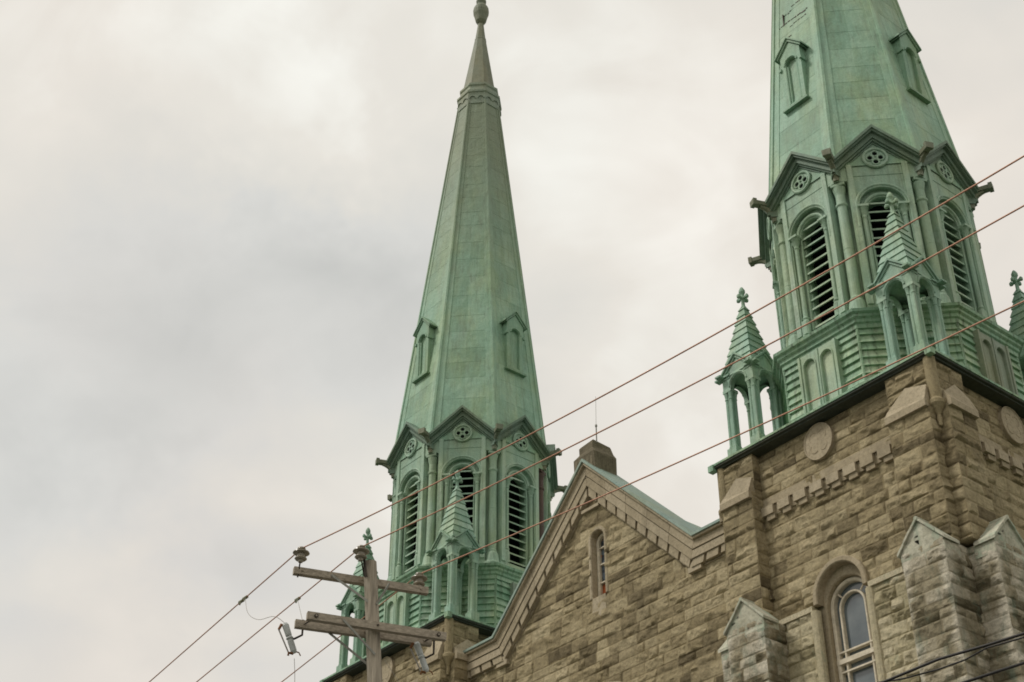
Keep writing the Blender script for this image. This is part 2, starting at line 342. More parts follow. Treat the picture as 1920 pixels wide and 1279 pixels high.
def sideF(F, u, sgn):                                  # sheet on the flank of a pier; t runs along depth
    return lambda t, d, z: F(u+sgn*d, t, z)
def stone_pier(b, F, ua, ub, z0, z1, d0, d1, seed, **k):
    ashlar(b, F, ua, ub, z0, z1, seed, d1, **k)
    ashlar(b, sideF(F, ub, 1), d0, d1, z0, z1, seed+1, 0, **k)
    ashlar(b, sideF(F, ua, -1), d0, d1, z0, z1, seed+2, 0, **k)
    b.face([F(ua, d0, z1), F(ub, d0, z1), F(ub, d1, z1), F(ua, d1, z1)], .5)
    b.face([F(ua, d0, z0), F(ub, d0, z0), F(ub, d1, z0), F(ua, d1, z0)], .5)

# ------------------------------------------------------------ objects
CACHE = {}
def obj(name, me, parent=None, loc=(0, 0, 0), rz=0, label=None):
    o = bpy.data.objects.new(name, me); sc.collection.objects.link(o); o.location = loc; o.rotation_euler = (0, 0, rz)
    if parent: o.parent = parent
    if label: o['label'] = label
    return o
def part(name, key, mat, builder, parent, loc=(0, 0, 0), rz=0, smooth=False, recalc=True, label=None):
    k = (key, mat)
    if k not in CACHE:
        b = B(); builder(b); CACHE[k] = b.data(key, mat, smooth, recalc)
    return obj(name, CACHE[k], parent, loc, rz, label)
def structure(name, b, mat):
    o = obj(name, b.data(name, mat)); o['kind'] = 'structure'; return o

# ground, street, pavement
b = B(); b.face([(-1500, -1500, 0), (1500, -1500, 0), (1500, 1500, 0), (-1500, 1500, 0)]); structure('ground', b, 'lawn')
b = B(); b.box(-300, 300, -15.5, -5.5, -.2, .13); structure('pavement', b, 'paving')
b = B(); b.box(-300, 300, -31, -15.5, -.2, .02); structure('road', b, 'asphalt')
b = B(); b.box(-300, 300, -37, -31, -.2, .13); structure('far_pavement', b, 'paving')

church = bpy.data.objects.new('church', None); sc.collection.objects.link(church)
church['label'] = 'rock-faced stone church with green copper twin spires and gabled front'; church['category'] = 'church'

D2 = 10.515
S22 = math.tan(PI/8); C22 = math.cos(PI/8)
rnd = random.Random(5)

# ---- tower of stone
WU = -.18                                             # window centre
def tower_core(b):
    b.box(-3.5, 3.5, -2.9, 3.5, 0, 24.2, .4)
    b.box(-3.5, 3.5, -3.52, -2.9, 0, 12.9, .4)
    b.box(-3.5, -1.2, -3.52, -2.9, 12.9, 24.2, .4); b.box(1.2, 3.5, -3.52, -2.9, 12.9, 24.2, .4); b.box(-1.2, 1.2, -3.52, -2.9, 20.2, 24.2, .4)
def tower_side(b):
    def m(u, z): return ~(((np.abs(u-WU) < .88) & (z < 19.1)) | ((u-WU)**2+(z-19.1)**2 < .88**2))
    ashlar(b, F0, -2.62, 2.45, 18.93, 24.23, 21, 3.6, mask=m, tone0=.58)
def tower_low(b):
    def m(u, z): return ~(np.abs(u-WU) < .9)
    ashlar(b, F0, -2.62, 2.45, 13, 18.85, 22, 3.66, mask=m, amp=.13)
    b.prism([(-2.62, 18.80), (-.95+WU, 18.80), (-.95+WU, 18.95), (-2.62, 18.95)], 3.5, 3.74, F0, .75)
    b.prism([(.95+WU, 18.80), (2.4, 18.80), (2.4, 18.95), (.95+WU, 18.95)], 3.5, 3.74, F0, .75)
    for s in (-1, 1):                                  # rounded jamb
        b.tube([(WU+s*.93, -3.62, 13), (WU+s*.93, -3.62, 18.8)], .14, 12, .6)
def buttress(sx, seed):
    ua, ub = (2.38, 3.70) if sx > 0 else (-3.70, -2.55)
    def f(b):
        ta, tb = (ua, 3.72) if sx > 0 else (-3.72, ub)
        stone_pier(b, F0, ta, tb, 22.95, 24.24, 3.4, 3.88, seed)
        stone_pier(b, F0, ua, ub, 18.9, 22.95, 3.4, 4.05, seed+7)
    return f
def weathering(sx):
    ua, ub = (2.38, 3.70) if sx > 0 else (-3.70, -2.55)
    def f(b):                                          # pointed sloping stone where the pier steps back
        mid = (ua+ub)/2
        z0, z1 = 22.72, 23.62
        P = [F0(ua, 4.17, z0), F0(ub, 4.17, z0), F0(ub, 4.17, z0+.2), F0(ub, 3.98, z1-.2), F0(mid, 3.99, z1), F0(ua, 4.0, z0+.45), F0(ua, 4.17, z0+.2), F0(ua, 3.8, z0), F0(ub, 3.8, z0)]
        b.face([P[0], P[1], P[2], P[6]], .5); b.face([P[6], P[2], P[3], P[4], P[5]], .6)
        b.face([P[0], P[6], P[5], P[7]], .5); b.face([P[1], P[2], P[3], P[8]], .5); b.face([P[0], P[1], P[8], P[7]], .4)
    return f
def low_buttress(sx, seed):
    ua, ub = (2.46, 3.73) if sx > 0 else (-3.52, -2.20)
    def f(b):
        stone_pier(b, F0, ua, ub, 13, 18.8, 3.4, 4.5, seed, amp=.11, lens=(.35, .9), tj=.4, tone0=.42)
        V = np.array(b.v); C4 = np.array([V[list(f_)].mean(0) for f_ in b.f])      # pale wash marks run down the corners from the cap
        e = np.minimum(np.abs(C4[:, 0]-ua), np.abs(C4[:, 0]-ub))+.6*np.abs(C4[:, 1]+4.5)
        wob = vnoise(C4[:, 2]+seed, C4[:, 0]*.3, .35)*.22+vnoise(C4[:, 2]*3+seed, C4[:, 0]*3, .3)*.12
        k = np.clip(1.25-(e+wob)/.20, 0, 1)*.42+np.clip((C4[:, 2]-18.05+wob*2)/.6, 0, 1)*.25
        b.t = (np.array(b.t)+k).tolist()
    return f
def buttress_cap(sx):
    ua, ub = (2.46, 3.73) if sx > 0 else (-3.52, -2.20)
    def f(b):
        m = (ua+ub)/2
        b.prism([(ua-.02, 18.42), (ub+.02, 18.42), (ub+.02, 18.78), (m, 19.47), (ua-.02, 18.78)], 3.9, 4.50, F0, .5)
        hw = (ub-ua)/2
        ashlar(b, F0, ua-.02, ub+.02, 18.42, 19.52, 91+sx, 4.50, amp=.03, lens=(.6, .9), mask=lambda u, z: z < 18.80+.70*(1-np.abs(u-m)/hw))
        for s, e in ((-1, ua-.03), (1, ub+.03)):       # weathered sloping stones
            for q in range(3):
                f0, f1 = q/3, (q+1)/3; L0 = lambda f, o: (m+(e+s*.05-m)*f, 19.50+o+(18.74-19.50)*f)
                b.prism([L0(f0, 0), L0(f0, .085), L0(f1, .085), L0(f1, 0)], 3.95, 4.56+.008*((q*7+sx) % 3), F0, .5+.12*q)
        b.tube([F0(m, 3.95, 19.55), F0(m, 4.58, 19.54)], [.05, .055], 8, .7)
    return f
def string_course(b):
    b.box(-2.55, 2.38, 3.5, 3.645, 22.48, 22.74, .45, F0)
    b.box(-2.55, 2.38, 3.5, 3.72, 22.44, 22.475, .2, F0)
    u = -2.5
    while u < 2.3:
        b.box(u, min(u+.43, 2.38), 3.5, 3.77, 22.16, 22.43, .55+rnd.uniform(-.15, .15), F0)
        b.box(u+.14, min(u+.44, 2.38), 3.5, 3.72, 22.0, 22.155, .3, F0); u += .6
    b.box(-2.55, 2.38, 3.5, 3.655, 22.12, 22.43, .3, F0)
def medallion(b):
    c = (-.22, 23.62)
    pts = [(c[0]+.5*math.cos(2*PI*i/32), c[1]+.55*math.sin(2*PI*i/32)) for i in range(32)]
    b.prism(pts, 3.55, 3.72, F0, .6)
    b.tube([F0(c[0]+.5*math.cos(2*PI*i/32), 3.725, c[1]+.55*math.sin(2*PI*i/32)) for i in range(32)], .022, 6, .6, True)
    for k in range(4):                                 # carved four-lobed leaf
        a0 = PI/4+k*PI/2; cx, cz = c[0]+.22*math.cos(a0), c[1]+.24*math.sin(a0)
        b.tube([F0(cx+.14*math.cos(a0+x), 3.72, cz+.15*math.sin(a0+x)) for x in np.linspace(-1.6, 1.6, 9)], .014, 6, .5)
def colonnette(b):
    c = (3.80, -3.80)
    b.lathe([(.0, 22.15), (.05, 22.18), (.07, 22.35), (.055, 22.5), (.10, 22.6), (.17, 22.72), (.22, 22.8), (.22, 22.9), (.165, 22.98), (.165, 24.25)], 16, c)
def window_ring(b): archring(b, F0, WU, 18.95, 19.1, .76, .92, 3.73, 3.55, random.Random(3), n=18, jit=.2, di=3.2)
def window_jamb(b):
    archring(b, F0, WU, 13, 18.86, .705, 1.1, 3.44, 3.3, random.Random(4), n=18, di=3.05)
def window_frame(b):
    archring(b, F0, WU, 13, 18.84, .60, .715, 3.30, 3.1, n=18)
    archring(b, F0, WU, 13, 18.76, .385, .45, 3.26, 3.12, n=18)
    for z, h, d in ((17.36, .13, 3.31), (17.62, .045, 3.27), (17.08, .045, 3.27), (15.2, .13, 3.31)): b.box(WU-.7, WU+.7, 3.12, d, z-h/2, z+h/2, .5, F0)
    for a in (PI*.25, PI*.75):
        p = [(WU+r*math.cos(a), 18.80+r*math.sin(a)) for r in (.44, .70)]
        b.tube([F0(p[0][0], 3.22, p[0][1]), F0(p[1][0], 3.22, p[1][1])], .028, 6)
def window_pane(b): b.prism([(WU-.78, 13), (WU+.78, 13)]+arc(.78, 18.86, 18, WU)[::-1], 3.02, 3.13, F0)
def tower_cornice(b):
    r2 = math.sqrt(2)
    b.lathe([(3.5*r2, 24.2), (3.95*r2, 24.24), (3.95*r2, 24.28), (4.03*r2, 24.30), (4.03*r2, 24.345), (3.6*r2, 24.35)], 4, rot=PI/4)
def cornice_flashing(b):
    r2 = math.sqrt(2)
    b.lathe([(4.0*r2, 24.355), (4.06*r2, 24.355), (4.06*r2, 24.42), (3.6*r2, 24.5), (2*r2, 24.7)], 4, rot=PI/4)
    b.box(3.9, 4.1, -4.1, -3.9, 24.2, 24.40, .4); b.box(-4.1, -3.9, -4.1, -3.9, 24.2, 24.40, .4)

# ---- octagonal belfry base, belfry and gables
def octo(b, prof, tone=.5, **k): b.lathe(prof, 8, rot=PI/8, tone=tone, **k)
def belfry_base(b):
    pr = []; z = 24.4; R = 3.62; rr = random.Random(8)
    while z < 26.7:
        h = .262; pr += [(R-.01, z), (R+.075, z+.015), (R+.06, z+.05), (R, z+h)]; z += h
    octo(b, pr, jitter=.22, rnd=rr, cols=2, cap=False)
    for k in range(8):                                 # corner boards
        a = PI/8+k*PI/4; b.tube([((R+.02)*math.cos(a), (R+.02)*math.sin(a), 24.4), ((R+.02)*math.cos(a), (R+.02)*math.sin(a), 26.75)], .05, 6, .5)
def base_cornice(b):
    octo(b, [(3.55, 26.70), (3.70, 26.72), (3.70, 26.86), (3.76, 26.90), (3.76, 27.0), (3.84, 27.05), (3.84, 27.13), (3.93, 27.17), (3.95, 27.26), (3.5, 27.42), (3.0, 27.45)], jitter=.1, rnd=random.Random(2), cap=False)
def blind_arch(b):
    for cx in (-.33, .31):
        archwall(b, F0, cx-.32 if cx < 0 else -.01, -.01 if cx < 0 else cx+.32, 24.45, lambda t: 26.72, .205, 24.62, 26.30, 3.52, 3.38, cx=cx, edges=False)
        b.tube([F0(t, 3.52, z) for t, z in [(cx-.235, 24.6)]+arc(.235, 26.30, 12, cx)+[(cx+.235, 24.6)]], .028, 6)
        b.prism([(cx-.21, 24.5), (cx+.21, 24.5), (cx+.21, 26.6), (cx-.21, 26.6)], 3.36, 3.43, F0, .7)
    for t0, t1 in ((-.72, -.64), (.62, .70), ): b.box(t0, t1, 3.3, 3.56, 24.45, 26.72, .5, F0)
    b.box(-.035, .035, 3.4, 3.55, 24.45, 26.72, .4, F0)
HB = 1.284
def gtop(t): return 34.22-abs(t)*(1.22/HB)
def belfry_walls(b):
    rr = random.Random(7)
    octo(b, [(2.6, 27.3), (2.6, 33.2)], cap=False, tone=.3)
    for k in range(8):
        F = FX(k*PI/4); tn = .5+rr.uniform(-.06, .06)
        archwall(b, F, -.95, .95, 27.3, lambda t: 32.45, .72, 27.72, 31.42, 3.10, 2.93, tn)
        archwall(b, F, -.75, .75, 27.5, lambda t: 32.3, .45, 27.85, 31.42, 2.93, 2.45, tn, edges=False)
        for s in (-1, 1):
            b.face([F(s*.95, 2.80, 27.3), F(s*1.16, 2.80, 27.3), F(s*1.16, 2.80, 32.45), F(s*.95, 2.80, 32.45)], tn); b.face([F(s*.95, 2.93, 27.3), F(s*.95, 2.80, 27.3), F(s*.95, 2.80, 32.45), F(s*.95, 2.93, 32.45)], tn)
            b.box(min(s*.76, s*.93), max(s*.76, s*.93), 3.0, 3.145, 27.75, gtop(.9)-.3, tn+.1, F)
            b.box(min(s*.585, s*.74), max(s*.585, s*.74), 3.0, 3.12, 27.45, 28.25, tn, F)
        b.prism([(-HB, 32.45), (HB, 32.45), (HB, gtop(HB)), (0, gtop(0)), (-HB, gtop(HB))], 2.6, 3.10, F, tn)
        b.box(-1.1, 1.1, 3.0, 3.13, 27.38, 27.62, tn, F)
        b.prism([(-.86, 32.60), (.86, 32.60), (.86, 32.62), (-.86, 32.62)], 3.0, 3.112, F, .2)   # sheet seam
        # arch mouldings
        for r, rad, d in ((.80, .045, 3.115), (.735, .035, 3.09), (.53, .055, 2.97), (.47, .03, 2.93)):
            P = arc(r, 31.42, 18)
            b.tube([F(t, d, z) for t, z in P], rad, 8, tn+.08)
        for s in (-1, 1):
            b.tube([F(s*.80, 3.115, 30.6), F(s*.80, 3.115, 31.42)], .045, 8, tn)
            b.tube([F(s*.47, 2.93, 27.9), F(s*.47, 2.93, 31.3)], .03, 6, tn)
def shaft(b):                                          # small shaft beside each louvre, at t = +-.60
    for s in (-1, 1):
        c = (s*.605, -3.03)
        b.lathe([(.12, 27.75), (.12, 28.2), (.085, 28.28), (.11, 28.33), (.078, 28.4), (.075, 30.95), (.10, 31.0), (.08, 31.05), (.09, 31.1), (.14, 31.22), (.10, 31.25), (.16, 31.35), (.165, 31.42)], 12, c)
        b.box(c[0]-.16, c[0]+.16, -c[1]-.14, -c[1]+.17, 31.36, 31.44, .6, F0)
def louvre(b):
    z = 27.98
    while z < 31.85:
        hw = .45 if z < 31.42 else math.sqrt(max(.01, .45**2-(z-31.42)**2))-.01
        P = [F0(s*hw, d, zz) for s in (-1, 1) for d, zz in ((2.90, z-.035), (2.90, z+.028), (2.62, z+.19), (2.62, z+.165))]
        b.mesh(P, [(0, 1, 2, 3), (7, 6, 5, 4), (0, 4, 5, 1), (1, 5, 6, 2), (2, 6, 7, 3), (3, 7, 4, 0)], rnd.uniform(.35, .75)); z += .335
    b.box(-.44, -.40, 2.6, 2.84, 27.85, 31.4, .5, F0)
def louvre_dark(b): b.prism([(-.46, 27.8), (.46, 27.8)]+arc(.46, 31.42)[::-1], 2.43, 2.5, F0)  # solid back panel, the interior darkness behind the slats is in its colour
def column(b):
    c = (0, -3.12)
    b.lathe([(.36, 27.3), (.36, 27.55), (.29, 27.62), (.24, 27.95), (.19, 28.05), (.2, 28.1), (.165, 28.16), (.16, 29.9), (.17, 29.93), (.157, 29.96), (.15, 31.55), (.19, 31.6), (.19, 31.66), (.155, 31.7), (.15, 32.0), (.165, 32.08), (.19, 32.2), (.21, 32.3), (.16, 32.32)], 18, c)
    b.box(-.22, .22, 2.9, 3.30, 32.33, 32.43, .5, F0)
def belfry_gable(b):
    for s in (-1, 1):
        e = 1.40; k = 1.22/HB; zt = 34.42
        def line(off, t): return zt-off-abs(t)*k
        for o0, o1, d0, d1, tn in ((0, .12, 2.35, 3.44, .45), (.12, .20, 2.6, 3.38, .3), (.20, .40, 2.8, 3.27, .35), (.40, .47, 2.8, 3.20, .55)):
            b.prism([(0, line(o0, 0)), (s*e, line(o0, e)), (s*e, line(o1, e)), (0, line(o1, 0))], d0+(.002 if s > 0 else 0), d1+(.002 if s > 0 else 0), F0, tn)
    for s in (-1, 1):
        b.prism([(0, 33.93), (s*.76, 33.93-.76*.95), (s*.76, 33.87-.76*.95), (0, 33.87)], 3.0, 3.14, F0, .5)
def quatrefoil(b):
    zc = 33.27
    b.lathe([(0, 0)], 3)if False else None
    n = 24; r = .36
    P = [(r*math.cos(2*PI*i/n), zc+r*math.sin(2*PI*i/n)) for i in range(n)]
    b.prism(P, 3.05, 3.135, F0, .55)
    b.tube([F0(r*math.cos(2*PI*i/n), 3.15, zc+r*math.sin(2*PI*i/n)) for i in range(n)], .05, 8, .6, True)
    for k in range(4):
        a = k*PI/2+PI/2; cx, cz = .165*math.cos(a), zc+.165*math.sin(a)
        b.tube([F0(cx+.105*math.cos(2*PI*i/14), 3.15, cz+.105*math.sin(2*PI*i/14)) for i in range(14)], .03, 6, .6, True)
def quatrefoil_shade(b):  # flat dark discs on the plate, the shade of the lobes painted in
    zc = 33.27
    for k in range(4):
        a = k*PI/2+PI/2; cx, cz = .165*math.cos(a), zc+.165*math.sin(a)
        b.prism([(cx+.09*math.cos(2*PI*i/12), cz+.09*math.sin(2*PI*i/12)) for i in range(12)], 3.12, 3.139, F0, .5)
def gargoyle(b):                                       # spout; local direction -Y
    b.prism([(-.11, 33.03), (.11, 33.03), (.13, 33.16), (.09, 33.2), (-.09, 33.2), (-.13, 33.16)], 3.1, 4.08, F0, .4)
    b.prism([(-.125, 33.0), (.125, 33.0), (.145, 33.22), (-.145, 33.22)], 3.96, 4.085, F0, .4)
    P = [F0(0, 3.32+.52*(1-math.cos(a)), 32.48+.55*math.sin(a)) for a in np.linspace(0, PI/2*.95, 8)]
    b.tube(P, [.10, .10, .10, .095, .09, .085, .08, .07], 8, .4)

# ---- spire
def RS(z): return 3.36-(z-33.3)*(3.36-1.03)/(53.5-33.3)
def spire_shell(b):
    rr = random.Random(12); z = 33.0; pr = []
    while z < 53.4:
        h = rr.uniform(.75, 1.25); z1 = min(z+h, 53.5); pr += [(RS(z)+.004, z), (RS(z1)-.001, z1)]; z = z1
    octo(b, pr, jitter=.17, rnd=rr, cols=2, cap=False)
def spire_rib(b):                                      # one edge roll at direction -Y (turned to the corners)
    P0, P1 = RS(33.4), RS(53.4)
    for s in (-1, 1):
        for w0, w1, h in ((.34, .14, .022), (.09, .05, .07)):
            def pt(R, w, o):                           # along the facet from the corner
                x = s*w*C22; y = -(R+o)+w*math.sin(PI/8); return (x, y)
            a0, a1 = pt(P0, w0, h), pt(P1, w1, h); c0, c1 = (0, -(P0+h)), (0, -(P1+h)); i0, i1 = pt(P0, w0, -.03), pt(P1, w1, -.03)
            b.face([(*c0, 33.4), (*a0, 33.4), (*a1, 53.4), (*c1, 53.4)], .62); b.face([(*a0, 33.4), (*i0, 33.4), (*i1, 53.4), (*a1, 53.4)], .5)
def lucarne(b):
    d = 2.80
    archwall(b, F0, -.43, .43, 36.85, lambda t: 39.72-abs(t)*1.1, .22, 37.0, 38.75, d, 2.1, .5)
    b.prism([(-.23, 36.9), (.23, 36.9), (.23, 39.0), (-.23, 39.0)], 2.2, d-.12, F0, .6)
    b.box(-.53, .53, 2.3, d+.09, 36.78, 36.86, .3, F0)
    for s in (-1, 1):
        b.prism([(0, 39.95), (s*.60, 39.28), (s*.60, 39.21), (0, 39.86)], 2.0, d+.10+(.002 if s > 0 else 0), F0, .4)
        b.prism([(0, 39.86), (s*.52, 39.27), (s*.52, 39.18), (0, 39.74)], 2.0, d+.05+(.002 if s > 0 else 0), F0, .35)
        b.box(min(s*.40, s*.49), max(s*.40, s*.49), 2.6, d+.06, 38.62, 38.74, .4, F0)
        b.tube([F0(s*.25, d-.02, 37.0), F0(s*.25, d-.02, 38.75)], .035, 8)
    b.tube([F0(t, d+.01, z) for t, z in arc(.27, 38.75, 12)], .035, 8)
    b.tube([F0(-.20, d-.08, 37.0), F0(-.20, d-.08, 38.7)], .05, 8, .5)
def open_seam(b):
    rr = random.Random(3); sl_ = (3.36-1.03)/(53.5-33.3)*C22
    for z, t0, t1, w in ((41.25, -.75, .62, .035), (40.95, -.2, .55, .02), (41.75, -.45, -.1, .03), (40.5, -.6, -.15, .018), (41.95, -.1, .3, .025)):
        t = t0
        while t < t1:
            n = min(t+rr.uniform(.08, .2), t1); ww = w*rr.uniform(.4, 1.3); dz = rr.uniform(-.05, .05)
            d = RS(z+dz)*C22
            b.prism([(t, z+dz), (n, z+dz+rr.uniform(-.03, .03)), (n, z+dz+ww), (t, z+dz+ww)], d-.05, d+.016, F0, .4); t = n+rr.uniform(0, .05)
    d = RS(41.5)*C22
    b.prism([(-.48, 41.25), (-.45, 41.25), (-.44, 41.8), (-.46, 41.8)], d-.08, d+.05, F0, .4)
def collar(b):
    octo(b, [(1.0, 53.2), (1.10, 53.25), (1.09, 53.95), (1.14, 54.0), (1.14, 54.12), (1.0, 54.2), (.96, 54.5), (1.01, 54.58), (1.01, 54.70), (.82, 54.82)], cap=False, jitter=.1, rnd=random.Random(1))
    for k in range(8):
        F = FX(k*PI/4)
        for cx in (-.2, .2): b.tube([F(t, 1.03, z) for t, z in arc(.15, 53.55, 8, cx)], .025, 6, .35)
def spire_tip(b):
    octo(b, [(.84, 54.8), (.30, 58.45), (.31, 58.5), (.27, 58.6), (.15, 59.7), (.2, 59.75)], cap=False, jitter=.12, rnd=random.Random(9))
    b.lathe([(.15, 59.7), (.27, 59.9), (.30, 60.05), (.33, 60.2), (.39, 60.4), (.41, 60.6), (.39, 60.8), (.30, 61.0), (.20, 61.12), (.22, 61.2), (.26, 61.3), (.26, 61.4), (.16, 61.5), (.08, 61.7), (.06, 63.4)], 18)
    b.box(-.5, .5, -.05, .05, 62.6, 62.75); b.box(-.05, .05, -.05, .05, 61.7, 63.3)

# ---- corner pinnacle
def pinnacle_base(b): b.box(-.70, .70, -.70, .70, 24.4, 24.62, .5)
def pinnacle(b):
    h = .62
    for k in range(4):
        F = FX(k*PI/2)
        archwall(b, F, -h, h, 27.0, lambda t: 28.0-abs(t)*.95, .30, 27.0, 27.06, h, h-.16, .5, edges=False)
        for s in (-1, 1):
            b.prism([(0, 28.15), (s*.68, 27.50), (s*.68, 27.44), (0, 28.06)], .3, h+.09+(.002 if s > 0 else 0), F, .4)
            b.prism([(0, 28.055), (s*.64, 27.44), (s*.64, 27.36), (0, 27.96)], .3, h+.04+(.002 if s > 0 else 0), F, .35)
            if s < 0: b.box(-.86, -.66, .5, h+.09, 27.42, 27.48, .4, F)
            else: b.box(.66, .86, .5, h+.084, 27.423, 27.477, .4, F)
        b.tube([F(t, h, z) for t, z in arc(.355, 27.06, 12)], .035, 8)
    for sx in (-1, 1):
        for sy in (-1, 1):
            b.lathe([(.0, 27.36), (.055, 27.4), (.075, 27.5), (.05, 27.6), (.0, 27.63)], 8, (sx*.67, sy*.67), tone=.3)
            b.box(sx*.54-.05, sx*.54+.05, sy*.54-.05, sy*.54+.05, 27.0, 27.45, .5)
def spirelet(b):
    rr = random.Random(6); r2 = math.sqrt(2); z = 27.42; pr = []; H = 30.12
    while z < H-.05:
        z1 = min(z+.285, H); f = lambda q: .60*(30.45-q)/3.03+.012
        pr += [(f(z)*r2, z), ((f(z)+.035)*r2, z+.01), (f(z1)*r2, z1)]; z = z1
    b.lathe(pr, 4, rot=PI/4, jitter=.16, rnd=rr)
def finial(b):
    b.lathe([(.07, 30.05), (.10, 30.12), (.06, 30.2), (.055, 30.42), (.09, 30.46), (.09, 30.52), (.055, 30.56), (.06, 30.62), (.105, 30.72), (.10, 30.8), (.05, 30.9), (0, 30.95)], 10)
    for dx, dy in ((1, 0), (-1, 0), (0, 1), (0, -1)):
        b.tube([(0, 0, 30.46), (dx*.1, dy*.1, 30.49), (dx*.17, dy*.17, 30.50)], [.045, .05, .06], 8)
        b.lathe([(0, 30.42), (.06, 30.45), (.065, 30.52), (.03, 30.58), (0, 30.6)], 8, (dx*.18, dy*.18))
def post(b):                                           # at the (+x, -y) corner, turned for the others
    c = (.47, -.47)
    b.box(c[0]-.10, c[0]+.10, c[1]-.10, c[1]+.10, 24.6, 27.02, .45)
    for dx in (-1, 1):
        for dy in (-1, 1):
            cc = (c[0]+dx*.085, c[1]+dy*.085)
            b.lathe([(.07, 24.6), (.07, 25.0), (.052, 25.06), (.05, 26.65), (.07, 26.68), (.055, 26.72), (.065, 26.8), (.085, 26.9)], 8, cc)
    b.box(c[0]-.18, c[0]+.18, c[1]-.18, c[1]+.18, 24.6, 24.95, .5)
    b.box(c[0]-.165, c[0]+.165, c[1]-.165, c[1]+.165, 26.91, 27.01, .6)

for si, sx in enumerate((-1, 1)):
    X = sx*D2; tl = 'left' if sx < 0 else 'right'
    tw = part('stone_tower', 'tower_core', 'rock_stone', tower_core, church, (X, 0, 0))
    for k in range(4):
        rz = k*PI/2                                    # k=0 front, 1 right side, 3 left side
        part('tower_wall', 'tower_wall', 'rock_stone', tower_side, tw, rz=rz, recalc=False, smooth=False)
        part('lower_wall', 'lower_wall', 'pale_rock_stone', tower_low, tw, rz=rz, recalc=False)
        for s in (-1, 1):
            part('buttress', 'buttress%d' % s, 'rock_stone', buttress(s, 40+s*10), tw, rz=rz, recalc=False)
            part('lower_buttress', 'low_buttress%d' % s, 'stained_stone', low_buttress(s, 70+s*10), tw, rz=rz, recalc=False)
            part('weathering_stone', 'weathering%d' % s, 'dressed_stone', weathering(s), tw, rz=rz)
            part('buttress_cap', 'cap%d' % s, 'washed_stone', buttress_cap(s), tw, rz=rz, recalc=False)
        part('colonnette', 'colonnette', 'rock_stone', colonnette, tw, rz=rz, smooth=False)
        part('string_course', 'string_course', 'dressed_stone', string_course, tw, rz=rz)
        part('medallion', 'medallion', 'dressed_stone', medallion, tw, rz=rz)
        part('window_arch', 'window_arch', 'dressed_stone', window_ring, tw, rz=rz)
        part('window_jamb', 'window_jamb', 'dressed_stone', window_jamb, tw, rz=rz)
        part('window_frame', 'window_frame', 'window_paint', window_frame, tw, rz=rz)
        part('window_pane', 'window_pane', 'window_glass', window_pane, tw, rz=rz)
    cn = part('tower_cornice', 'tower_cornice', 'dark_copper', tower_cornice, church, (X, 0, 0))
    part('cornice_flashing', 'flash', 'verdigris_bright', cornice_flashing, cn)
    bb = part('belfry_base', 'belfry_base', 'verdigris_bright', belfry_base, church, (X, 0, 0))
    part('base_cornice', 'base_cornice', 'verdigris_bright', base_cornice, bb)
    for k in range(4):
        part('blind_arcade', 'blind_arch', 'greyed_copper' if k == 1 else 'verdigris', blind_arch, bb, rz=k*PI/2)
    bf = part('belfry', 'belfry_walls', 'verdigris', belfry_walls, church, (X, 0, 0))
    for k in range(8):
        rz = k*PI/4
        part('louvre', 'louvre', 'verdigris', louvre, bf, rz=rz)
        part('louvre_shade_panel', 'louvre_dark', 'shade_black', louvre_dark, bf, rz=rz)
        part('shaft', 'shaft', 'verdigris', shaft, bf, rz=rz)
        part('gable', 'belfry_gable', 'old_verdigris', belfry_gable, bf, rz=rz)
        part('quatrefoil', 'quatrefoil', 'verdigris', quatrefoil, bf, rz=rz)
        part('quatrefoil_shade_disc', 'quatrefoil_shade', 'shade_black', quatrefoil_shade, bf, rz=rz)
        brown = sx < 0 and k == 2
        part('column', 'column', 'brown_patina' if brown else 'verdigris', column, bf, rz=rz+PI/8 - (0 if not brown else 0), label='brown stained column at the right edge of the belfry' if brown else None)
        part('gargoyle', 'gargoyle', 'dull_copper', gargoyle, bf, rz=rz+PI/8)
    sp = part('spire', 'spire', 'verdigris_spire', spire_shell, church, (X, 0, 0))
    for k in range(8): part('spire_rib', 'spire_rib', 'verdigris_spire', spire_rib, sp, rz=k*PI/4+PI/8)
    for k in range(4): part('lucarne', 'lucarne', 'verdigris_spire', lucarne, sp, rz=k*PI/2)
    if sx > 0: part('open_seam', 'open_seam', 'brown_patina', open_seam, sp, label='torn open brown seams between the copper sheets high on the spire')
    part('spire_collar', 'collar', 'greyed_copper', collar, sp)
    part('spire_tip', 'spire_tip', 'dull_copper', spire_tip, sp)
    for px in (-1, 1):
        for py in (-1, 1):
            pn = part('pinnacle', 'pinnacle', 'pinnacle_copper', pinnacle, church, (X+px*3.01, py*3.01, 0))
            part('pinnacle_base', 'pinnacle_base', 'pinnacle_copper', pinnacle_base, pn)
            for k in range(4): part('post', 'post', 'pinnacle_copper', post, pn, rz=k*PI/2)
            part('spirelet', 'spirelet', 'pinnacle_copper', spirelet, pn)
            part('finial', 'finial', 'dull_copper' if False else 'pinnacle_copper', finial, pn)

